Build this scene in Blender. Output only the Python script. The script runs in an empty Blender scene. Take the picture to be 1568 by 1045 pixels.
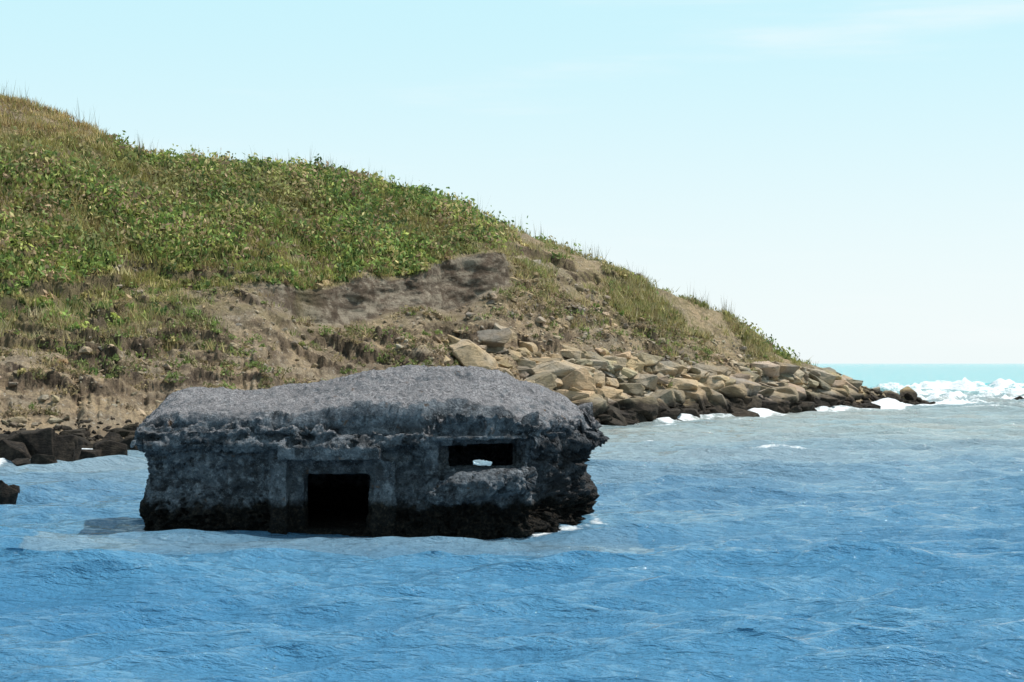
import bpy, bmesh, math, random
import numpy as np
from mathutils import Vector, noise, Matrix
random.seed(7); rng=np.random.default_rng(11)
scene=bpy.context.scene
F=3049.0; CH=2.6
def X_at(b,Y): return (b-784.0)/F*Y
def Z_at(e,Y): return CH+(556.0-e)/F*Y
def ss(a,b,x):
    t=np.clip((x-a)/(b-a),0,1); return t*t*(3-2*t)
# ---------------------------------------------------------------- helpers
def mesh_obj(name,co,faces_flat,loop_sizes,col=None,attrs=None,mat=None,smooth=False):
    me=bpy.data.meshes.new(name)
    co=np.asarray(co,dtype=np.float32); nv=len(co)
    fl=np.asarray(faces_flat,dtype=np.int32); ls=np.asarray(loop_sizes,dtype=np.int32)
    me.vertices.add(nv); me.vertices.foreach_set('co',co.ravel())
    me.loops.add(len(fl)); me.loops.foreach_set('vertex_index',fl)
    me.polygons.add(len(ls))
    st=np.concatenate([[0],np.cumsum(ls)[:-1]]).astype(np.int32)
    me.polygons.foreach_set('loop_start',st); me.polygons.foreach_set('loop_total',ls)
    me.polygons.foreach_set('use_smooth',np.full(len(ls),smooth,dtype=bool))
    if col is not None:
        a=me.color_attributes.new('Col','FLOAT_COLOR','POINT')
        c=np.ones((nv,4),dtype=np.float32); c[:,:3]=col; a.data.foreach_set('color',c.ravel())
    if attrs:
        for k,v in attrs.items():
            a=me.attributes.new(k,'FLOAT','POINT'); a.data.foreach_set('value',np.asarray(v,dtype=np.float32).ravel())
    me.update(); me.validate()
    ob=bpy.data.objects.new(name,me); scene.collection.objects.link(ob)
    if mat: me.materials.append(mat)
    return ob
def grid_faces(nr,nc):
    i=np.arange(nr-1)[:,None]*nc+np.arange(nc-1)[None,:]
    q=np.stack([i,i+1,i+nc+1,i+nc],-1).reshape(-1,4)
    return q
class NT:
    def __init__(s,name):
        s.m=bpy.data.materials.new(name); s.m.use_nodes=True; s.t=s.m.node_tree; s.n=s.t.nodes
        s.b=s.n['Principled BSDF']; s.b.inputs['Roughness'].default_value=0.9
        s.b.inputs['Specular IOR Level'].default_value=0.2
    def l(s,a,b): s.t.links.new(a,b)
    def new(s,t): return s.n.new(t)
    def pos(s):
        return s.new('ShaderNodeNewGeometry').outputs['Position']
    def mapn(s,sc,vec=None):
        m=s.new('ShaderNodeMapping'); m.inputs['Scale'].default_value=sc
        s.l(vec or s.pos(),m.inputs['Vector']); return m.outputs[0]
    def noise(s,scale,detail=5,rough=0.6,vec=None,dist=0):
        n=s.new('ShaderNodeTexNoise'); n.inputs['Scale'].default_value=scale
        n.inputs['Detail'].default_value=detail; n.inputs['Roughness'].default_value=rough; n.inputs['Distortion'].default_value=dist
        s.l(vec or s.pos(),n.inputs['Vector']); return n.outputs['Fac']
    def vor(s,scale,vec=None,feat='F1',out='Distance'):
        n=s.new('ShaderNodeTexVoronoi'); n.feature=feat; n.inputs['Scale'].default_value=scale
        s.l(vec or s.pos(),n.inputs['Vector']); return n.outputs[out]
    def ramp(s,f,a,b,c0=0.0,c1=1.0):
        n=s.new('ShaderNodeMapRange'); n.interpolation_type='SMOOTHSTEP'
        n.inputs['From Min'].default_value=a; n.inputs['From Max'].default_value=b
        n.inputs['To Min'].default_value=c0; n.inputs['To Max'].default_value=c1
        s.l(f,n.inputs['Value']); return n.outputs[0]
    def mix(s,f,a,b,mode='MIX'):
        n=s.new('ShaderNodeMix'); n.data_type='RGBA'; n.blend_type=mode
        for v,i in ((f,0),(a,6),(b,7)):
            if isinstance(v,(int,float)): n.inputs[i].default_value=v
            elif isinstance(v,tuple): n.inputs[i].default_value=(*v,1)
            else: s.l(v,n.inputs[i])
        return n.outputs[2]
    def math(s,op,a,b=0.0):
        n=s.new('ShaderNodeMath'); n.operation=op
        for v,i in ((a,0),(b,1)):
            if isinstance(v,(int,float)): n.inputs[i].default_value=v
            else: s.l(v,n.inputs[i])
        return n.outputs[0]
    def attr(s,name,out='Fac'):
        n=s.new('ShaderNodeAttribute'); n.attribute_name=name; return n.outputs[out]
    def z(s):
        x=s.new('ShaderNodeSeparateXYZ'); s.l(s.pos(),x.inputs[0]); return x.outputs
    def bump(s,h,strength,dist,prev=None):
        n=s.new('ShaderNodeBump'); n.inputs['Strength'].default_value=strength; n.inputs['Distance'].default_value=dist
        s.l(h,n.inputs['Height'])
        if prev is not None: s.l(prev,n.inputs['Normal'])
        return n.outputs[0]
    def out(s,col,norm=None):
        s.l(col,s.b.inputs['Base Color'])
        if norm is not None: s.l(norm,s.b.inputs['Normal'])
        return s.m
# ---------------------------------------------------------------- materials
def mat_concrete():
    t=NT('weathered_concrete')
    c=t.mix(t.ramp(t.noise(1.7,6,.65),.35,.65),(.085,.10,.118),(.21,.232,.255))
    c=t.mix(t.ramp(t.noise(9,6,.7),.45,.68),c,(.33,.35,.375))
    c=t.mix(t.math('MULTIPLY',t.ramp(t.noise(2.6,7,.75),.48,.62),.85),c,(.04,.042,.046))
    c=t.mix(t.math('MULTIPLY',t.ramp(t.noise(3.2,5,.7,t.mapn((1,1,.22))),.52,.66),.6),c,(.05,.052,.055))
    c=t.mix(t.math('MULTIPLY',t.ramp(t.noise(14,5,.8),.54,.66),.6),c,(.02,.021,.023))
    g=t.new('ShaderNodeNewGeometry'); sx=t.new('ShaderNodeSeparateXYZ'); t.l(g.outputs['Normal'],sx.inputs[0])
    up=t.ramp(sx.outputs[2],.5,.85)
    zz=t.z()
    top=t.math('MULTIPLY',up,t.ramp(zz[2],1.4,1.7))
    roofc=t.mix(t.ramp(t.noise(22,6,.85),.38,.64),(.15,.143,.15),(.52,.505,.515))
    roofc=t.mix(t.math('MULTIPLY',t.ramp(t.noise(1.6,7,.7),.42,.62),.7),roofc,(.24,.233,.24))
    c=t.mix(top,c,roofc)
    sp=t.ramp(t.vor(34),.12,.24,1,0); sp=t.math('MULTIPLY',sp,t.ramp(t.noise(3,4),.42,.6))
    c=t.mix(t.math('MULTIPLY',sp,.8),c,(.50,.51,.51))
    rust=t.math('MULTIPLY',t.ramp(t.noise(5,3,.6),.66,.74),.7)
    c=t.mix(rust,c,(.17,.095,.045))
    zn=t.math('ADD',zz[2],t.math('MULTIPLY',t.math('SUBTRACT',t.noise(2.2,6,.7),.5),.65))
    wet=t.ramp(zn,.38,.54,1,0)
    dark=t.mix(t.ramp(t.noise(16,5,.7),.45,.68),(.010,.010,.009),(.055,.042,.03))
    dark=t.mix(t.ramp(t.vor(22),.05,.14,.8,0),dark,(.17,.15,.13))
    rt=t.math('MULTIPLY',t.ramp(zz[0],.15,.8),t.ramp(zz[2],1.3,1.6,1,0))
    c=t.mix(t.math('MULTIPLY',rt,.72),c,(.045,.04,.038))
    c=t.mix(wet,c,dark)
    n=t.bump(t.noise(7,8,.75),1.0,.14)
    n=t.bump(t.vor(30),.8,.03,n)
    n=t.bump(t.noise(60,4,.8),.8,.015,n)
    return t.out(c,n)
def mat_ground():
    t=NT('clay_slope')
    clay=t.mix(t.ramp(t.noise(.35,6,.65),.35,.65),(.43,.355,.26),(.63,.47,.29))
    clay=t.mix(t.ramp(t.noise(2.2,7,.75),.44,.66),clay,(.30,.235,.165))
    st=t.noise(1.0,7,.7,t.mapn((.25,.5,2.6)))
    clay=t.mix(t.math('MULTIPLY',t.ramp(st,.47,.62),.65),clay,(.24,.18,.125))
    clay=t.mix(t.math('MULTIPLY',t.ramp(t.vor(3.5,None,'F1'),.1,.24,1,0),.7),clay,(.66,.60,.50))
    clay=t.mix(t.math('MULTIPLY',t.ramp(t.noise(6,5,.8),.50,.62),.5),clay,(.15,.115,.08))
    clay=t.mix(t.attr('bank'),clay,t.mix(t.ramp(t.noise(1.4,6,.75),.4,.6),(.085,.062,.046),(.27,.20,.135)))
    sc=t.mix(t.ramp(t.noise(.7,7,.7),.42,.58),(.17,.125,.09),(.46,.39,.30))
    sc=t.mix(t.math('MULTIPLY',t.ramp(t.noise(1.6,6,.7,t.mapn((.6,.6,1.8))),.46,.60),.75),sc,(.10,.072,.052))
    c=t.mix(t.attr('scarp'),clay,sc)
    gr=t.mix(t.ramp(t.noise(1.6,6,.7),.4,.65),(.10,.115,.036),(.30,.25,.12))
    c=t.mix(t.attr('green'),c,gr)
    dr=t.mix(t.ramp(t.noise(3,6,.7),.35,.65),(.46,.37,.20),(.28,.24,.11))
    c=t.mix(t.math('MULTIPLY',t.attr('dry'),t.ramp(t.noise(1.1,6,.75),.40,.62)),c,dr)
    zz=t.z()
    wet=t.ramp(t.math('ADD',zz[2],t.math('MULTIPLY',t.noise(1.5,5,.7),.5)),.45,.8,1,0)
    c=t.mix(wet,c,(.04,.033,.026))
    n=t.bump(t.noise(1.8,8,.8),1.0,.45)
    n=t.bump(t.noise(8,5,.8),.9,.16,n)
    return t.out(c,n)
def mat_rock():
    t=NT('sandstone')
    c=t.mix(t.ramp(t.noise(.5,4,.6),.35,.65),(.56,.43,.275),(.43,.385,.32))
    c=t.mix(1.0,c,t.attr('Col','Color'),'MULTIPLY')
    c=t.mix(t.math('MULTIPLY',t.ramp(t.noise(5,6,.75),.5,.7),.7),c,(.15,.115,.085))
    zz=t.z()
    wet=t.ramp(t.math('ADD',zz[2],t.math('MULTIPLY',t.noise(.35,4,.6),1.5)),1.45,1.9,1,0)
    c=t.mix(t.math('MULTIPLY',wet,.95),c,t.mix(t.ramp(t.noise(4,5,.7),.4,.7),(.014,.012,.011),(.075,.058,.044)))
    n=t.bump(t.noise(2.5,8,.75,t.mapn((1,1,2.8))),1.0,.22)
    n=t.bump(t.noise(14,4,.8),.7,.04,n)
    return t.out(c,n)
def mat_leaf(name,trans):
    t=NT(name); t.b.inputs['Roughness'].default_value=.6
    c=t.attr('Col','Color'); t.l(c,t.b.inputs['Base Color'])
    tr=t.new('ShaderNodeBsdfTranslucent'); t.l(c,tr.inputs[0])
    mx=t.new('ShaderNodeMixShader'); mx.inputs[0].default_value=trans
    t.l(t.b.outputs[0],mx.inputs[1]); t.l(tr.outputs[0],mx.inputs[2]); t.l(mx.outputs[0],t.n['Material Output'].inputs[0])
    return t.m
def mat_water():
    t=NT('sea_water'); b=t.b
    b.inputs['IOR'].default_value=1.33; b.inputs['Specular IOR Level'].default_value=.5
    b.inputs['Roughness'].default_value=.05
    big=t.noise(.09,4,.6,t.mapn((.6,1.6,1)))
    blue=t.mix(t.ramp(big,.3,.7),(.05,.19,.345),(.085,.25,.40))
    c=t.mix(t.attr('murk_refl'),blue,t.mix(t.ramp(big,.3,.7),(.25,.33,.345),(.38,.395,.355)))
    c=t.mix(t.attr('far'),c,(.03,.48,.52))
    fo=t.math('ADD',t.attr('foam'),t.math('MULTIPLY',t.math('SUBTRACT',t.noise(1.1,8,.8,t.mapn((.5,.5,1))),.5),2.4))
    fm=t.ramp(fo,.34,.70)
    c=t.mix(fm,c,(.82,.86,.88))
    t.l(t.math('ADD',t.math('MULTIPLY',fm,.7),.05),b.inputs['Roughness'])
    n=t.bump(t.noise(2.8,6,.62,t.mapn((.42,1.3,1)),.1),.9,.26)
    n=t.bump(t.noise(9,5,.62,t.mapn((.45,1.4,1)),.1),.9,.08,n)
    return t.out(c,n)
M_con,M_gr,M_rock,M_wat=mat_concrete(),mat_ground(),mat_rock(),mat_water()
M_leaf=mat_leaf('shrub_leaves',.35); M_grass=mat_leaf('grass_blades',.3)
# ---------------------------------------------------------------- headland terrain
def I(px,xs,ys): return np.interp(px,xs,ys)
NCOL=900
b=np.linspace(-500,1462,NCOL)
wob=np.array([noise.fractal((x*.014,3.3,0),1.,2.,2) for x in b]); wob2=np.array([noise.fractal((x*.024,9.3,0),.7,2.,4) for x in b])
shY=I(b,[-500,-200,0,100,200,300,400,500,600,700,800,900,1000,1060,1120,1160,1200,1250,1290,1340,1420,1460],
        [40,47,53,55,58,60,63,66,69,72,76,80,86,90,94,97,100,104,107,111,118,122])
shY=shY+wob2*1.0*ss(1400,1300,b)
rdE=I(b,[-500,-200,0,60,120,150,180,260,330,400,470,560,640,700,740,800,850,900,960,1000,1060,1108,1124,1160,1200,1240,1280,1292,1340,1400,1430,1460],
        [60,110,147,160,187,212,232,244,249,254,259,279,296,314,334,356,379,394,416,438,463,480,500,527,550,558,571,586,599,611,620,626])
rdE=rdE+wob2*5*ss(1250,1150,b)
rdY=I(b,[-500,0,200,400,600,800,1000,1120,1200,1290,1340,1420,1460],[80,83,87,90,93,97,101,105,107,112,115,120,123])
btE=I(b,[-500,0,200,400,600,800,1000,1120,1200,1290,1420,1460],[660,640,624,612,602,592,594,596,598,606,621,627])
btY=shY+I(b,[-500,1000,1200,1420,1460],[6,5,3.5,.8,.4])
scE=I(b,[-500,0,100,200,300,390,400,450,500,560,590,620,650,700,750,780,820,900,1000,1060,1120,1200,1290,1420,1460],
        [510,505,490,480,468,455,462,482,494,490,470,470,472,468,450,440,440,478,515,530,548,578,600,619.5,626.5])
scE=scE+wob*14*ss(360,420,b)*ss(800,760,b)
scY=I(b,[-500,0,400,600,800,1000,1120,1200,1290,1420,1460],[60,68,77,83,89,96,101,104,110.5,119.3,122.7])
stE=I(b,[-500,0,100,200,300,380,400,450,500,530,560,600,650,670,700,770,785,830,900,1000,1060,1120,1200,1290,1420,1460],
        [480,475,465,455,445,432,430,440,441,430,420,427,420,398,390,390,415,425,462,498,512,532,566,595,619,626.2])
stE=stE+wob*8*ss(360,420,b)*ss(800,760,b)
stY=scY+I(b,[-500,300,400,770,850,1290,1460],[2.5,2.2,.75,.75,1.5,.6,.1])+wob*1.2*ss(360,420,b)*ss(800,760,b)
scY=scY+wob*1.2*ss(360,420,b)*ss(800,760,b)
def prow(E,Y): return np.stack([X_at(b,Y),Y,Z_at(E,Y)],-1)
s=np.stack([X_at(b,shY),shY,np.full(NCOL,-.02)],-1)
u=s.copy(); u[:,1]-=3.5; u[:,0]=X_at(b,u[:,1]); u[:,2]=-1.0
rE=prow(rdE,rdY)
bk=np.stack([X_at(b,rdY)+3,rdY+10,rE[:,2]*.9-.6],-1)
bk2=np.stack([X_at(b,rdY)+14,rdY+45,np.full(NCOL,-1.5)],-1)
key=[u,s,prow(btE,btY),prow(scE,scY),prow(stE,stY),rE,bk,bk2]
segs=[6,26,72,26,90,14,14]
P=[];R=[]
for k,nseg in enumerate(segs):
    for j in range(nseg):
        t=j/nseg; q=key[k]*(1-t)+key[k+1]*t
        if k==4:
            q=q.copy(); q[:,2]+=math.sin(math.pi*t)*.05*(rE[:,2]-key[4][:,2])
        P.append(q);R.append(k+t)
P.append(key[-1]);R.append(7.0)
P=np.array(P);R=np.array(R);NR=len(R)
for _ in range(3):
    Q=P.copy(); Q[1:-1]=(P[:-2]+2*P[1:-1]+P[2:])/4
    w=np.where((R>2.7)&(R<4.15),0.12,1.0)[:,None,None]; P=P*(1-w)+Q*w
RR=np.repeat(R[:,None],NCOL,1); BB=np.repeat(b[None],NR,0)
flat=P.reshape(-1,3)
def fbm(pts,sc,oct=5,H=.8,off=0):
    out=np.empty(len(pts))
    for i,(x,y,z) in enumerate((pts*np.array(sc)+off).tolist()):
        out[i]=noise.fractal((x,y,z),H,2.0,oct)
    return out
n1=fbm(flat,(.22,.22,.22),6,.7).reshape(NR,NCOL)
n2=fbm(flat,(.28,.4,1.1),4,.8,31).reshape(NR,NCOL)
n3=fbm(flat,(1.3,1.3,1.3),4,.6,57).reshape(NR,NCOL)
n4=fbm(flat,(.12,.12,.12),3,.8,91).reshape(NR,NCOL)
size=np.clip(rE[:,2]/5,.08,1)[None]
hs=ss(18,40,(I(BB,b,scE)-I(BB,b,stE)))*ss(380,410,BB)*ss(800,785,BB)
insc=ss(2.75,2.95,RR)*(1-ss(4.05,4.3,RR))*hs
amp=ss(.8,2.0,RR)*size*(1-.65*ss(4.7,5,RR))*(1-.75*insc)
slopeband=ss(1.6,2.2,RR)*(1-ss(4,4.2,RR))*(1-.8*insc)
# crumbly terraces : little banks that step down the lower slope
zone_t=ss(1.9,2.5,RR)*(1-.9*insc)*((1-ss(4.0,4.35,RR))*ss(900,500,BB)+ss(700,850,BB)*(1-ss(4.6,4.9,RR)))
per=1.4
zw=(P[...,2]+1.6*n1+1.2*n4+.08*n3+BB*.002)/per
fz=zw-np.floor(zw)
tamp=zone_t*size*np.clip(.40+1.3*n4+1.0*n2+.45*ss(500,100,BB),0,1.0)
stepf=ss(.50,.86,fz)-fz
P[...,2]+=tamp*stepf*per*.52
P[...,1]+=tamp*stepf*-.25
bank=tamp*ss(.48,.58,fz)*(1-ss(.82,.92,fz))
P[...,2]+=amp*(.32*n1+.06*n3+.07*n3*(RR<2.9))+amp*slopeband*.22*n2
P[...,1]-=amp*slopeband*(.30*n2+.04*n3)
rn=fbm(np.stack([P[...,0]*.5,P[...,1]*.3,P[...,2]*1.3],-1).reshape(-1,3),(1,1,1),4,.9,77).reshape(NR,NCOL)
rillm=ss(2.85,3.1,RR)*(1-ss(3.85,4.0,RR))*hs
P[...,1]+=rillm*(.28*rn+.03*n3)
skE=556-(P[...,2]-CH)/P[...,1]*F
tan_top=ss(222,200,skE-(n3*8)-np.clip(BB-100,0,100)*.25)*ss(210,130,BB)
green=ss(3.96,4.08,RR+.10*n1+.08*n3)*(1-ss(690,790,BB+45*n1))*(1-tan_top)
lowg=ss(.0,.4,n4+.35*n1+.2*n3+ss(520,-100,BB)*.3-.20)*ss(2.3,3.1,RR)*(1-ss(3.95,4.12,RR))*(1-ss(400,520,BB))
rightg=ss(-.05,.35,n1+.10)*ss(3.4,4.2,RR)*ss(740,820,BB)*(1-ss(1160,1240,BB))
lip=ss(3.99,4.03,RR)*(1-ss(4.06,4.2,RR))*hs
patch=ss(-.17,.26,n1*.8+n3*.28+.04)
greenm=np.clip(green*(.4+.6*patch)+lowg*.8+rightg*.4,0,1)*(1-.8*np.clip(bank*1.5,0,1))
dry=np.clip(ss(2.5,3.2,RR)*.75+tan_top,0,1)*(1-green*.4)
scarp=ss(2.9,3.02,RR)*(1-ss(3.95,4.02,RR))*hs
q=grid_faces(NR,NCOL)
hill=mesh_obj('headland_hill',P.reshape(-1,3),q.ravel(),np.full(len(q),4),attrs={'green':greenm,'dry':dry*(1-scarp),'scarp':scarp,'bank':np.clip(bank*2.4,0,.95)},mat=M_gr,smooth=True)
# ---------------------------------------------------------------- vegetation
def cell_pick(weight,n):
    dX=np.abs(np.gradient(P[...,0],axis=1))
    dS=np.sqrt(np.gradient(P[...,1],axis=0)**2+np.gradient(P[...,2],axis=0)**2)
    w=(weight*dX*dS).ravel(); w=w/w.sum()
    idx=rng.choice(len(w),n,p=w)
    r,c=idx//NCOL,idx%NCOL
    r2=np.clip(r+1,0,NR-1);c2=np.clip(c+1,0,NCOL-1)
    a=rng.random((n,1));bb=rng.random((n,1))
    p=P[r,c]*(1-a)+P[r2,c]*a; p=p+(P[r,c2]-P[r,c])*bb
    return p,r,c
def add_quads(centers,cols,size):
    n=len(centers)
    a=rng.normal(size=(n,3)); a[:,2]*=1.3; a/=np.linalg.norm(a,axis=1,keepdims=True)
    d=rng.normal(size=(n,3)); d-=a*(a*d).sum(1,keepdims=True); d/=np.linalg.norm(d,axis=1,keepdims=True)
    s=size[:,None]
    v=np.stack([centers-a*s,centers+d*s*.45,centers+a*s,centers-d*s*.45],1)
    return v.reshape(-1,3),np.repeat(cols,4,0)
def shrubs(name,pts,rad,K,colors,hf=1.0,leaf=(.05,.1)):
    n=len(pts)
    d=rng.normal(size=(n,K,3)); d/=np.linalg.norm(d,axis=2,keepdims=True)
    d[...,2]=np.abs(d[...,2])*hf
    r=rad[:,None,None]*(rng.random((n,K,1))**.4)
    lump=1+.35*np.sin(d[...,:1]*5+rng.random((n,1,1))*6)
    c=pts[:,None,:]+d*r*lump; c[...,2]-=rad[:,None]*.12
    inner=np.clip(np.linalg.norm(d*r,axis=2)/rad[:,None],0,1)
    col=colors[:,None,:]*(.42+.8*inner[...,None])*(.7+.7*rng.random((n,K,1)))  # inner shade of each clump painted in: leaf colour darkens towards the centre
    v,vc=add_quads(c.reshape(-1,3),col.reshape(-1,3),rng.uniform(*leaf,size=n*K))
    f=np.arange(len(v)); return mesh_obj(name,v,f,np.full(len(v)//4,4),col=vc,mat=M_leaf)
def pal(n,cs,ws,j=.2):
    cs=np.array(cs);i=rng.choice(len(cs),n,p=np.array(ws)/sum(ws)); return cs[i]*(1+rng.uniform(-j,j,(n,1)))
vis=(RR<5.25)
dens=green*vis*(.12+1.0*patch)+lowg*.55*(n3>0.0)+rightg*.14
dens=np.clip(dens,0,None)*(RR>2.2)*(1-np.clip(bank*2,0,1))*(1-scarp)
N=6300
p,r,c=cell_pick(dens,N)
zone=n4[r,c]+.6*n1[r,c]+.3*n3[r,c]
G=pal(N,[(.19,.26,.07),(.135,.20,.06),(.29,.32,.09),(.36,.31,.14),(.08,.12,.04),(.33,.235,.145)],[5,3.5,3.4,3.4,2.8,2.6],.28)
G*= (1+.45*np.clip(zone,-1,1))[:,None]
yel=np.clip(-zone*2.2,0,1)[:,None]; G=G*(1-.65*yel)+np.array([.37,.31,.155])*.65*yel
rad=rng.choice([.25,.4,.65,.95],N,p=[.32,.33,.22,.13])*rng.uniform(.8,1.2,N)*np.where(RR[r,c]<4,.65,1)*np.where(RR[r,c]>4.85,.7,1)*np.where(RR[r,c]<4.15,.55,1)
shrubs('hillside_shrubs',p,rad,50,G,.9,(.06,.15))
def grass(name,pts,H,K,colors,spread=.16,w=.018,lean=.5):
    n=len(pts)
    ba=pts[:,None,:]+rng.normal(size=(n,K,3))*np.array([spread,spread,.02])
    h=H[:,None]*rng.uniform(.5,1.1,(n,K))
    tip=ba+np.stack([rng.normal(size=(n,K))*h*lean,rng.normal(size=(n,K))*h*lean,h],-1)
    an=rng.uniform(0,math.pi,(n,K)); side=np.stack([np.cos(an),np.sin(an),0*an],-1)*w
    ba=ba-np.array([0,0,.06])
    v=np.stack([ba-side,ba+side,tip],2).reshape(-1,3)
    col=np.repeat((colors[:,None,:]*rng.uniform(.7,1.25,(n,K,1))).reshape(-1,3),3,0)
    return mesh_obj(name,v,np.arange(len(v)),np.full(len(v)//3,3),col=col,mat=M_grass)
N=7500
gd=(dry*.6*ss(.05,.45,n3+.7*n1)+lip*.4*(BB<1100)+rightg*1.1+green*(.9-.5*patch)+tan_top*1.0+lowg*.5)*(RR>2.3)*(RR<5.1)*(1-scarp)*(1-ss(1200,1260,BB))*(1-np.clip(bank*1.5,0,1))
p,r,c=cell_pick(np.clip(gd,0,None),N)
C=pal(N,[(.46,.385,.18),(.34,.32,.12),(.54,.46,.27),(.26,.28,.10),(.30,.22,.12)],[3,3,2,2,1.4])
gz=green[r,c]>.5; C[gz]=C[gz]*np.array([.9,.92,.75])
tt=tan_top[r,c]>.5; C[tt]=C[tt]*np.array([1.1,1.0,.95])
Hh=rng.uniform(.18,.45,N)*np.where(RR[r,c]>4.85,.7,1)*np.where((RR[r,c]<4.2)&(hs[r,c]>.3),.6,1)
grass('dry_grass',p,Hh,26,C,.22,.022,.45)
N=150
sk=((RR>4.93)&(RR<5.1)&(BB>-50)&(BB<1130))*ss(.1,.4,n3+.6*n1)
p,r,c=cell_pick(sk.astype(float),N)
grass('tall_weeds',p,rng.uniform(.4,1.25,N),6,pal(N,[(.20,.21,.12),(.28,.25,.16)],[1,1]),.16,.013,.16)
N=800
p,r,c=cell_pick(((RR>1.8)&(RR<3.95)&(BB>-150)&(BB<1180))*(1-scarp)*ss(-.1,.25,n1+.5*n3)*(1-.85*((BB>700)&(RR<2.5))),N)
shrubs('dry_scrub',p,rng.uniform(.15,.45,N),55,pal(N,[(.31,.245,.13),(.21,.20,.09),(.25,.19,.12),(.20,.25,.08)],[3,2,2,2.4]),.8,(.03,.09))
# ---------------------------------------------------------------- rocks
protos=[]
for k in range(30):
    bm=bmesh.new()
    for _ in range(16+k%8):
        v=Vector((random.uniform(-1,1),random.uniform(-1,1),random.uniform(-1,1)))
        m=max(abs(v.x),abs(v.y),abs(v.z)); v=v/m
        v=v*random.uniform(.74,1.0); bm.verts.new((v.x*.5,v.y*.5,v.z*.5))
    res=bmesh.ops.convex_hull(bm,input=bm.verts[:])
    for v in [v for v in bm.verts if not v.link_faces]: bm.verts.remove(v)
    bmesh.ops.bevel(bm,geom=bm.edges[:],offset=.03,segments=1,affect='EDGES',profile=.5)
    bmesh.ops.triangulate(bm,faces=bm.faces[:])
    bmesh.ops.subdivide_edges(bm,edges=bm.edges[:],cuts=1,use_grid_fill=True)
    for v in bm.verts:
        v.co+=Vector((noise.noise(v.co*4+Vector((k,0,0))),noise.noise(v.co*4+Vector((0,k,5))),noise.noise(v.co*4+Vector((7,0,k)))))*.06
    bmesh.ops.triangulate(bm,faces=bm.faces[:])
    bm.verts.index_update()
    protos.append((np.array([v.co[:] for v in bm.verts]),np.array([[v.index for v in f.verts] for f in bm.faces]))); bm.free()
def rot(ax,ay,az):
    return np.array((Matrix.Rotation(az,3,'Z')@Matrix.Rotation(ay,3,'Y')@Matrix.Rotation(ax,3,'X')))
def rocks(name,items):
    vs=[];fs=[];cs=[];o=0
    for (pos,dim,rt,tint) in items:
        v,f=random.choice(protos); v=(v*np.array(dim))@rot(*rt).T+np.array(pos)
        vs.append(v);fs.append(f+o);o+=len(v);cs.append(np.repeat(np.array(tint)[None],len(v),0))
    fs=np.concatenate(fs)
    return mesh_obj(name,np.concatenate(vs),fs.ravel(),np.full(len(fs),3),col=np.concatenate(cs),mat=M_rock)
def tint():
    k=random.uniform(.5,1.2); return (k*random.uniform(.97,1.08),k,k*random.uniform(.86,1.04))
items=[]
pr_x=784+P[...,0]/P[...,1]*F; pr_e=556-(P[...,2]-CH)/P[...,1]*F
front=(RR>=1)&(RR<5)
def ground_at(bx,e):
    d=(pr_x-bx)**2+(pr_e-e)**2+np.where(front,0,1e9); i=np.argmin(d); return P.reshape(-1,3)[i]
big=[(724,548,84,34,36),(776,516,50,24,30),(816,537,46,22,20),(852,572,94,30,8),(832,588,60,20,0),(905,586,44,26,-10),(938,560,40,28,15),
(972,584,66,24,4),(1036,592,66,22,3),(1072,616,66,40,10),(965,630,90,36,-4),(900,630,60,38,5),(1150,598,70,22,4),(1010,638,60,26,0),(1110,602,60,26,-8),
(1185,612,60,24,8),(1235,604,60,18,4),(1255,578,44,20,12),(1280,596,40,20,10),(1140,618,60,24,0),(1210,580,40,16,8),(880,610,56,26,4),(930,606,60,26,-3),(1000,612,70,22,5),
(760,566,40,18,10),(800,560,46,18,5),(700,526,34,16,25),(1060,572,50,18,5),(1100,575,40,16,0),(1180,590,50,16,8),(870,545,40,16,10),(910,560,40,16,0),(1045,636,50,26,5),(1100,630,60,24,-5),(1220,622,50,18,5),
(1000,566,46,20,12),(1085,590,54,22,6),(1130,582,46,18,8),(960,600,52,24,3),(1020,606,56,24,6),(885,570,50,22,14),(848,556,48,20,18),(1160,625,56,24,2)]
for bx,e,w,h,tl in big:
    g=ground_at(bx,e+h*.3); m=g[1]/F
    lt=tint() if e>595 else (1.12,1.07,1.0)
    items.append(((g[0],g[1]+.1,g[2]+h*m*.3),(w*m*1.15,w*m*.9,h*m*1.15),(math.radians(random.uniform(-10,4)),math.radians(tl),math.radians(random.uniform(-12,12))),lt))
elim=I(BB,[600,680,750,850,950,1100,1200,1250,1290,1460],[620,530,505,528,540,550,562,560,575,590])
wt=((RR>1.0)&(RR<3.6)|((RR<5)&(RR>1)&(BB>1190)))*ss(-4,22,skE-elim+9*n3)*ss(690,840,BB)*(BB<1440)
p,r,c=cell_pick(wt.astype(float),1150)
for i in range(len(p)):
    s_=min(1.8,.32*math.exp(abs(random.gauss(0,.7))))*(1 if BB[r[i],c[i]]<1300 else .7)
    items.append((p[i]+np.array([0,0,s_*.06]),(s_*random.uniform(1,1.6),s_*random.uniform(.8,1.3),s_*random.uniform(.28,.7)),(math.radians(random.gauss(-3,14)),math.radians(random.gauss(8,15)),random.uniform(-.8,.8)),tint()))
wt=((RR>.95)&(RR<1.75))*(1-ss(760,900,BB))*(BB>-200)*(1-.6*ss(1.2,1.7,RR))
p,r,c=cell_pick(wt.astype(float),1800)
for i in range(len(p)):
    s_=min(.6,.09*math.exp(abs(random.gauss(0,.8))))
    if RR[r[i],c[i]]<1.15: s_=min(.7,s_*1.7)
    items.append((p[i]+np.array([0,0,s_*.1]),(s_*random.uniform(1,1.7),s_*random.uniform(.8,1.3),s_*random.uniform(.4,.8)),(random.gauss(0,.25),random.gauss(0,.25),random.uniform(-1.5,1.5)),tint()))
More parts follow.
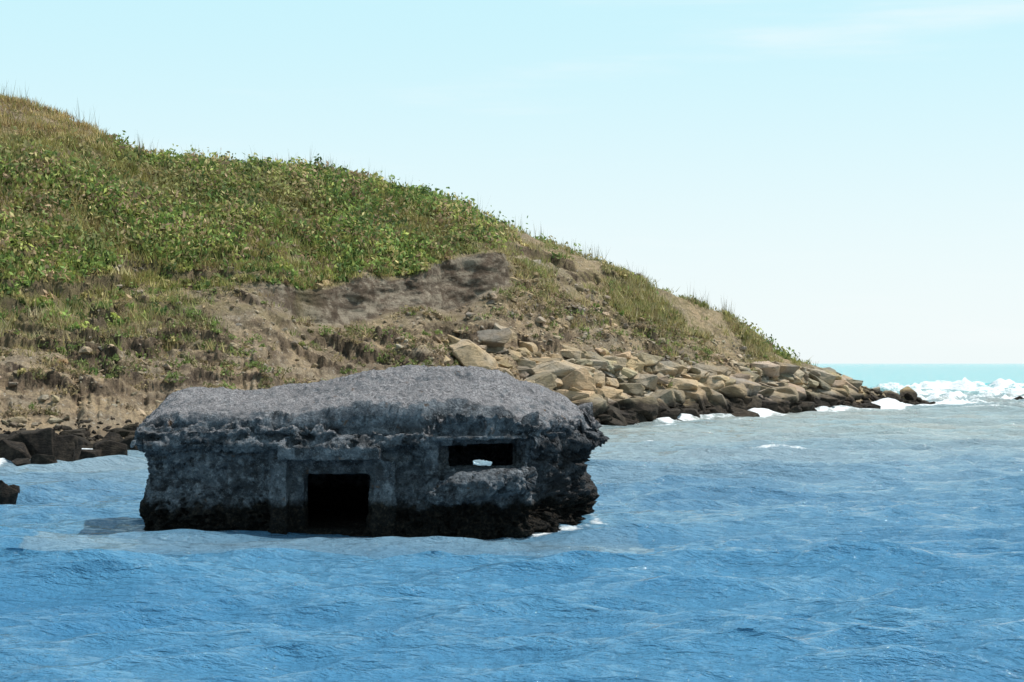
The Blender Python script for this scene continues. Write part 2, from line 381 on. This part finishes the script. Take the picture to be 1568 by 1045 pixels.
wt=((RR>1.6)&(RR<4.3))*(BB>-100)*(BB<1200)*(.35+ss(500,900,BB))*(1-greenm)*(1-scarp)
p,r,c=cell_pick(wt.astype(float),3400)
for i in range(len(p)):
    s_=min(.42,.06*math.exp(abs(random.gauss(0,.8))))
    items.append((p[i]+np.array([0,0,s_*.1]),(s_*random.uniform(1,1.6),s_,s_*random.uniform(.4,.8)),(random.gauss(0,.3),random.gauss(0,.3),random.uniform(-1.5,1.5)),tint()))
rocks('shore_rocks',items)
dk=(.35,.33,.32)
it=[]
for bx,Y,w,h,dp in [(52,53.0,2.0,1.3,1.4),(15,52.0,1.3,.95,1.0),(92,52.8,1.0,1.0,1.0),(170,54.5,1.0,.8,.8),(192,56,1.1,.9,.8),(132,54,.8,.45,.6),(-30,52,1.6,1.1,1.2),(70,51.5,.9,.35,.6),(30,50.5,.6,.25,.5)]:
    it.append(((X_at(bx,Y),Y,h*.18),(w,dp,h),(random.uniform(-.2,.2),random.uniform(-.15,.15),random.uniform(-.4,.4)),dk))
for bx,Y,w,h in [(4,37.6,.6,.6),(-12,37.9,.8,.65),(18,38.2,.35,.35)]:
    it.append(((X_at(bx,Y),Y,.10),(w,w*.8,h),(.1,.1,.4),dk))
for bx,Y,w,h in [(1562,130,1.2,.8),(1450,124,.8,.4),(1400,119,1.0,.5),(1335,110,1.0,.45)]:
    it.append(((X_at(bx,Y),Y,.05),(w,w*.8,h),(.1,.1,.4),dk))
rocks('wet_boulders',it)
# ---------------------------------------------------------------- bunker
poly=np.array([(-5.69,30.9),(-1.28,30.2),(0.21,30.5),(1.34,32.3),(1.22,34.1),(0.0,35.2),(-4.8,35.4),(-6.05,33.4)])
def offset(pl,d):
    n=len(pl);out=[]
    for i in range(n):
        a,b_,c_=pl[i-1],pl[i],pl[(i+1)%n]
        e1=(b_-a)/np.linalg.norm(b_-a);e2=(c_-b_)/np.linalg.norm(c_-b_)
        n1_=np.array([e1[1],-e1[0]]);n2_=np.array([e2[1],-e2[0]])
        m=n1_+n2_;m/=np.linalg.norm(m);out.append(b_+m*d/max(.4,m@n1_))
    return np.array(out)
def bmo(name,bm):
    me=bpy.data.meshes.new(name);bm.to_mesh(me);bm.free();o=bpy.data.objects.new(name,me);scene.collection.objects.link(o);return o
def prism(name,levels):
    bm=bmesh.new();rings=[]
    for z,off in levels:
        rings.append([bm.verts.new((x,y,z)) for x,y in offset(poly,off)])
    n=len(poly)
    for a,b_ in zip(rings[:-1],rings[1:]):
        for i in range(n): bm.faces.new((a[i],a[(i+1)%n],b_[(i+1)%n],b_[i]))
    bm.faces.new(rings[0][::-1]);bm.faces.new(rings[-1])
    bmesh.ops.recalc_face_normals(bm,faces=bm.faces[:])
    return bmo(name,bm)
def box(name,x0,x1,y0,y1,z0,z1,origin,ang):
    bm=bmesh.new();bmesh.ops.create_cube(bm,size=1)
    for v in bm.verts:
        lx=x0+(v.co.x+.5)*(x1-x0);ly=y0+(v.co.y+.5)*(y1-y0);z=z0+(v.co.z+.5)*(z1-z0)
        v.co=(origin[0]+lx*math.cos(ang)-ly*math.sin(ang),origin[1]+lx*math.sin(ang)+ly*math.cos(ang),z)
    return bmo(name,bm)
body=prism('bunker_body',[(-1.3,.0),(.3,.02),(.7,-.06),(1.1,-.06),(1.4,.02)])
slab=prism('slab',[(1.27,.08),(1.33,.19),(1.56,.15),(1.66,.02)])
angA=math.atan2(-.7,4.41); oA=(-5.69,30.9)
def sA(X): return (X+5.69)/math.cos(angA)
angB=math.atan2(.3,1.49); oB=(-1.28,30.2)
def sB(X): return (X+1.28)/math.cos(angB)
adds=[slab,
 box('lintel',sA(-3.52),sA(-1.95),-.30,.2,1.12,1.34,oA,angA),
 box('jambR',sA(-2.10),sA(-1.72),-.16,.2,-1.2,1.13,oA,angA),
 box('jambL',sA(-3.70),sA(-3.42),-.10,.2,-1.2,1.13,oA,angA),
 box('hood',sB(-1.25),sB(.42),-.36,.3,1.43,1.6,oB,angB),
 box('pier',sB(-1.40),sB(-1.13),-.18,.3,.7,1.45,oB,angB)]
bm=bmesh.new();bmesh.ops.create_icosphere(bm,subdivisions=4,radius=1)
for v in bm.verts:
    x,y,z=v.co; x=math.copysign(abs(x)**.7,x)
    lx=x*.92+.70;ly=y*.70+.06;z=z*.25+.74+.12*(x)
    v.co=(oB[0]+lx*math.cos(angB)-ly*math.sin(angB),oB[1]+lx*math.sin(angB)+ly*math.cos(angB),z)
adds.append(bmo('sill',bm))
subs=[prism('cavity',[(.06,-.42),(1.4,-.42)]),
 box('recess',sA(-3.43),sA(-2.09),-.8,.20,-1.15,1.12,oA,angA),
 box('door',sA(-3.22),sA(-2.25),-.8,.9,.03,.88,oA,angA),
 box('embr',sB(-1.13),sB(.20),-.8,.20,.98,1.43,oB,angB),
 box('slot',sB(-.94),sB(.10),-.8,.9,1.0,1.35,oB,angB),
 box('rear',-.68,-.36,34.2,36.2,.72,.9,(0,0),0)]
for o,op in [(a,'UNION') for a in adds]+[(a,'DIFFERENCE') for a in subs]:
    m=body.modifiers.new('b','BOOLEAN');m.operation=op;m.solver='EXACT';m.object=o
rm=body.modifiers.new('r','REMESH');rm.mode='VOXEL';rm.voxel_size=.025
dg=bpy.context.evaluated_depsgraph_get();dg.update()
me=bpy.data.meshes.new_from_object(body.evaluated_get(dg))
for o in adds+subs+[body]: bpy.data.objects.remove(o)
nv=len(me.vertices);co=np.empty(nv*3);me.vertices.foreach_get('co',co);co=co.reshape(-1,3)
no=np.empty(nv*3);me.vertices.foreach_get('normal',no);no=no.reshape(-1,3)
pl=offset(poly,.15);df=np.full(nv,1e9);dsd=np.full(nv,1e9)
for i in range(len(pl)):
    a=pl[i];e=pl[(i+1)%len(pl)]-a;t_=np.clip(((co[:,:2]-a)@e)/(e@e),0,1)
    dd=np.linalg.norm(co[:,:2]-(a+t_[:,None]*e),axis=1)
    if i in (0,1,5): df=np.minimum(df,dd)
    else: dsd=np.minimum(dsd,dd)
d=np.minimum(df,dsd)
H=np.interp(co[:,0],[-6.2,-5.75,-5.4,-4.2,-3.4,-3.0,-2.4,-1.8,-.7,-.26,.5,.93,1.4],[.1,.38,.47,.50,.55,.62,.78,.86,.86,.79,.50,.32,.10])
fr=.42*ss(0,.30,df)+.58*ss(.15,2.3,df)
prof=fr*(.3+.7*ss(0,.55,dsd))
co[:,2]+=H*prof*ss(1.5,1.62,co[:,2])
na=fbm(co,(1.0,1.0,1.5),5,.7,5);nb=fbm(co,(3.6,3.6,5),4,.6,15);nc=fbm(co,(13,13,13),3,.6,45)
rgt=ss(-.05,.6,co[:,0])*ss(1.65,1.35,co[:,2])
rgh=1+2.0*rgt+.6*ss(.6,.2,co[:,2])
top=ss(1.66,1.85,co[:,2])
near=((co[:,0]>-3.75)&(co[:,0]<-1.75)&(co[:,1]<31.3)&(co[:,2]<1.33))|((co[:,0]>-1.3)&(co[:,0]<.25)&(co[:,1]<31.2)&(co[:,2]>.9)&(co[:,2]<1.5))
k=np.where(near,.28,1.0)*rgh*(1-.3*top)
dis=k*(.125*na+.06*nb+.022*nc)
dis=np.where(dis>.06,.06+(dis-.06)*.35,dis)
pit=ss(.12,.45,nb)*k*(1-top)*.10
hole=rgt*ss(.0,.25,fbm(co,(2.2,2.2,3.0),3,.8,66))*.28
edge=ss(.40,.0,np.abs(co[:,2]-1.68))*ss(.75,.15,d)*ss(.0,.32,na+.35*nb)*.26*(1-near)
inner=(d>.52)&(co[:,2]<1.5)&(co[:,2]>-1.2)
co+=no*(dis-pit-edge-hole*(~inner))[:,None]*np.where(inner,.4,1)[:,None]
me.vertices.foreach_set('co',co.ravel());me.polygons.foreach_set('use_smooth',np.ones(len(me.polygons),dtype=bool));me.update()
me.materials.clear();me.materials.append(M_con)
bunker=bpy.data.objects.new('concrete_bunker',me);scene.collection.objects.link(bunker)
# ---------------------------------------------------------------- sea
ys=[-40,-10,2]
y=8.0
while y<9000:
    ys.append(y)
    r_=.0029 if y<100 else (.0026 if y<190 else .02 if y<1500 else .15)
    y*=1+r_
ys=np.array(ys);NCW=800
uu=np.linspace(-1,1,NCW);uu=np.sign(uu)*(np.abs(uu)*.30+.9*np.abs(uu)**7)
YY=np.repeat(ys[:,None],NCW,1);XX=uu[None]*(np.abs(YY)+6)
sp=np.gradient(ys)[:,None]
Z=np.zeros_like(XX);DX=np.zeros_like(XX);DY=np.zeros_like(XX)
wr=np.random.default_rng(8)
wx=XX+.2*np.sin(XX*.31+YY*.17); wy=YY+.22*np.sin(XX*.37-YY*.13+.6)+.08*np.sin(XX*.83+YY*.29)
for i in range(130):
    lam=.22*(18 ** (i/117.0)) if i<118 else wr.uniform(4.2,8)
    th=wr.normal(math.radians(-84),math.radians(22 if lam<2 else 13))
    kx,ky=2*math.pi/lam*math.cos(th),2*math.pi/lam*math.sin(th)
    A=.0118*lam**.93*wr.uniform(.4,1.5)*(.66 if lam>3.5 else 1)
    ph=wr.uniform(0,6.28)
    fd=ss(1.5,3.2,lam/np.maximum(sp,.02))
    grp=.5+.5*np.sin(XX*wr.uniform(.2,1.0)+YY*wr.uniform(.1,.5)+ph*3)
    a=A*fd*grp
    arg=kx*wx+ky*wy+ph
    Z+=a*np.cos(arg); DX-=a*.9*math.cos(th)*np.sin(arg); DY-=a*.9*math.sin(th)*np.sin(arg)
BX=784+XX/np.maximum(YY,1)*F
cal=1-.45*ss(45,70,YY)*(1-ss(900,1100,BX))
cal=cal*(1-.65*np.exp(-((YY-31)/3.8)**2)*np.exp(-((XX+2.3)/5.5)**2))
Zraw=Z.copy()
Z*=cal; Z-=.05*np.exp(-((YY-31)/4)**2)
foam=np.zeros_like(XX)
def crest(x0,x1,yc,slope,hgt,wid,seed,fk=.85):
    global Z,foam
    yl=yc+slope*(XX-x0)+1.4*np.sin(XX*.35+seed)+.8*np.sin(XX*.9+seed*2)
    env=ss(x0,x0+4,XX)*(1-ss(x1-4,x1,XX))
    t=YY-yl
    shp=np.where(t<0,np.exp(-(t/(wid*1.2))**2),np.exp(-(t/(wid*1.6))**2))
    lum=.78+.17*np.sin(XX*.55+seed)*np.sin(XX*.21+seed)+.07*np.sin(XX*1.9+seed)
    Z+=hgt*env*lum*shp
    foam+=env*lum*np.where(t<0,np.exp(-(t/(wid*3.0))**2),np.exp(-(t/(wid*.5))**2))*fk
crest(26.0,62,160,.08,1.15,2.2,1.0,.90)
crest(27,70,149,.10,.50,2.2,2.3,.75)
crest(26,60,141,.06,.35,2.0,5.1,.68)
crest(24.5,54,132,.08,.25,1.8,4.1,.66)
crest(23.5,50,124,.10,.22,1.7,3.1,.64)
crest(24,44,116,.10,.15,1.4,2.1,.5)
crest(38,80,176,.05,1.0,1.8,5.2,.65)
fi=np.argwhere((foam>.15)&(YY>110)&(YY<190))
rr_,cc_=fi[:,0],fi[:,1]
jit=fbm(np.stack([XX[rr_,cc_],YY[rr_,cc_],0*rr_],-1),(1.1,.6,1),5,.45,13)
Z[rr_,cc_]+=np.clip(foam[rr_,cc_],0,1)*jit*.5
foam=np.minimum(foam,.9)
shl=I(BX,b,shY);ds=shl-YY
brk=.62+.38*np.sin(XX*.9+1)*np.sin(XX*.37)
foam+=brk*(np.where((BX>1130)&(BX<1500),1.05*np.exp(-((ds-1)/4.0)**2),0)+np.where((BX>850)&(BX<=1130),.95*np.exp(-((ds-.6)/2.2)**2),0)+np.where(BX<300,.8*np.exp(-((ds-.6)/1.8)**2),0))
Z+=.25*brk*np.where((BX>1000)&(BX<1460),np.exp(-((ds-.8)/1.0)**2),0)
# wash around the bunker's foot
pb=offset(poly,.12);db=np.full(XX.shape,1e9);sel=(YY>26)&(YY<38)&(XX>-10)&(XX<5)
pts=np.stack([XX[sel],YY[sel]],-1);dm=np.full(len(pts),1e9)
for i in range(len(pb)):
    a=pb[i];e=pb[(i+1)%len(pb)]-a;t_=np.clip(((pts-a)@e)/(e@e),0,1);dm=np.minimum(dm,np.linalg.norm(pts-(a+t_[:,None]*e),axis=1))
db[sel]=dm
foam+=.48*np.exp(-(db/.22)**2)
foam+=.5*ss(.20,.30,Zraw)*ss(38,60,YY)*(YY<115)
foam-=.45*(foam<.02)
murk_refl=ss(30,78,YY+5*np.sin(XX*.13+YY*.05)+3*np.sin(XX*.05+1))*.95+.4*np.exp(-((YY-29)/1.4)**2)*((XX>-7)&(XX<2))  # murky water, plus the bunker's reflection painted as a band before it
far=ss(132,190,YY)
PW=np.stack([XX+DX,YY+DY,Z],-1)
qw=grid_faces(len(ys),NCW)
mesh_obj('sea_water',PW.reshape(-1,3),qw.ravel(),np.full(len(qw),4),attrs={'foam':foam,'murk_refl':np.clip(murk_refl,0,1),'far':far},mat=M_wat,smooth=True)
# ---------------------------------------------------------------- light, sky
SUN_EL=math.radians(60); SUN_AZ=math.radians(82)
w=bpy.data.worlds.new('World');scene.world=w;w.use_nodes=True
nt=w.node_tree;bg=nt.nodes['Background'];sky=nt.nodes.new('ShaderNodeTexSky')
sky.sky_type='NISHITA';sky.sun_disc=False;sky.sun_elevation=SUN_EL;sky.sun_rotation=SUN_AZ
sky.air_density=1.0;sky.dust_density=.6;sky.ozone_density=1.5
L=nt.links.new
def mixn(f,a,b_):
    n=nt.nodes.new('ShaderNodeMix');n.data_type='RGBA'
    for v,i in ((f,0),(a,6),(b_,7)):
        if isinstance(v,tuple): n.inputs[i].default_value=(*v,1)
        elif isinstance(v,float): n.inputs[i].default_value=v
        else: L(v,n.inputs[i])
    return n.outputs[2]
def mr_(v,a,b_,c=0.,d_=1.):
    n=nt.nodes.new('ShaderNodeMapRange');n.interpolation_type='SMOOTHSTEP'
    for k_,x in zip(('From Min','From Max','To Min','To Max'),(a,b_,c,d_)): n.inputs[k_].default_value=x
    L(v,n.inputs['Value']);return n.outputs[0]
tc=nt.nodes.new('ShaderNodeTexCoord');sx=nt.nodes.new('ShaderNodeSeparateXYZ');L(tc.outputs['Generated'],sx.inputs[0])
haze=mixn(mr_(sx.outputs[2],0.0,.20),(7.6,8.3,8.4),(5.1,7.8,8.45))
skyc=mixn(mr_(sx.outputs[2],.16,.85,.93,.2),sky.outputs[0],haze)
mp=nt.nodes.new('ShaderNodeMapping');mp.inputs['Scale'].default_value=(2.2,2.2,18);mp.inputs['Rotation'].default_value=(0,.06,0)
cn=nt.nodes.new('ShaderNodeTexNoise');cn.inputs['Scale'].default_value=1.6;cn.inputs['Detail'].default_value=6;cn.inputs['Roughness'].default_value=.55
L(tc.outputs['Generated'],mp.inputs[0]);L(mp.outputs[0],cn.inputs['Vector'])
fin=mixn(mr_(cn.outputs['Fac'],.50,.8,0,.6),skyc,(8.3,8.45,8.5))
L(fin,bg.inputs['Color']);bg.inputs['Strength'].default_value=.12
sl=bpy.data.lights.new('sun','SUN');sl.energy=5;sl.angle=math.radians(.5);sl.color=(1,.95,.87)
so=bpy.data.objects.new('sun',sl);scene.collection.objects.link(so)
dirv=Vector((math.sin(SUN_AZ)*math.cos(SUN_EL),math.cos(SUN_AZ)*math.cos(SUN_EL),math.sin(SUN_EL)))
so.rotation_euler=dirv.to_track_quat('Z','Y').to_euler();so.location=(20,40,60)
cam=bpy.data.cameras.new('camera');co_=bpy.data.objects.new('camera',cam);scene.collection.objects.link(co_)
cam.sensor_width=36;cam.lens=70;cam.clip_end=20000;cam.clip_start=.1
co_.location=(0,0,CH);co_.rotation_euler=(math.radians(90)+math.atan(33.5/F),0,0)
scene.camera=co_
scene.view_settings.view_transform='Standard';scene.view_settings.look='None';scene.view_settings.exposure=0
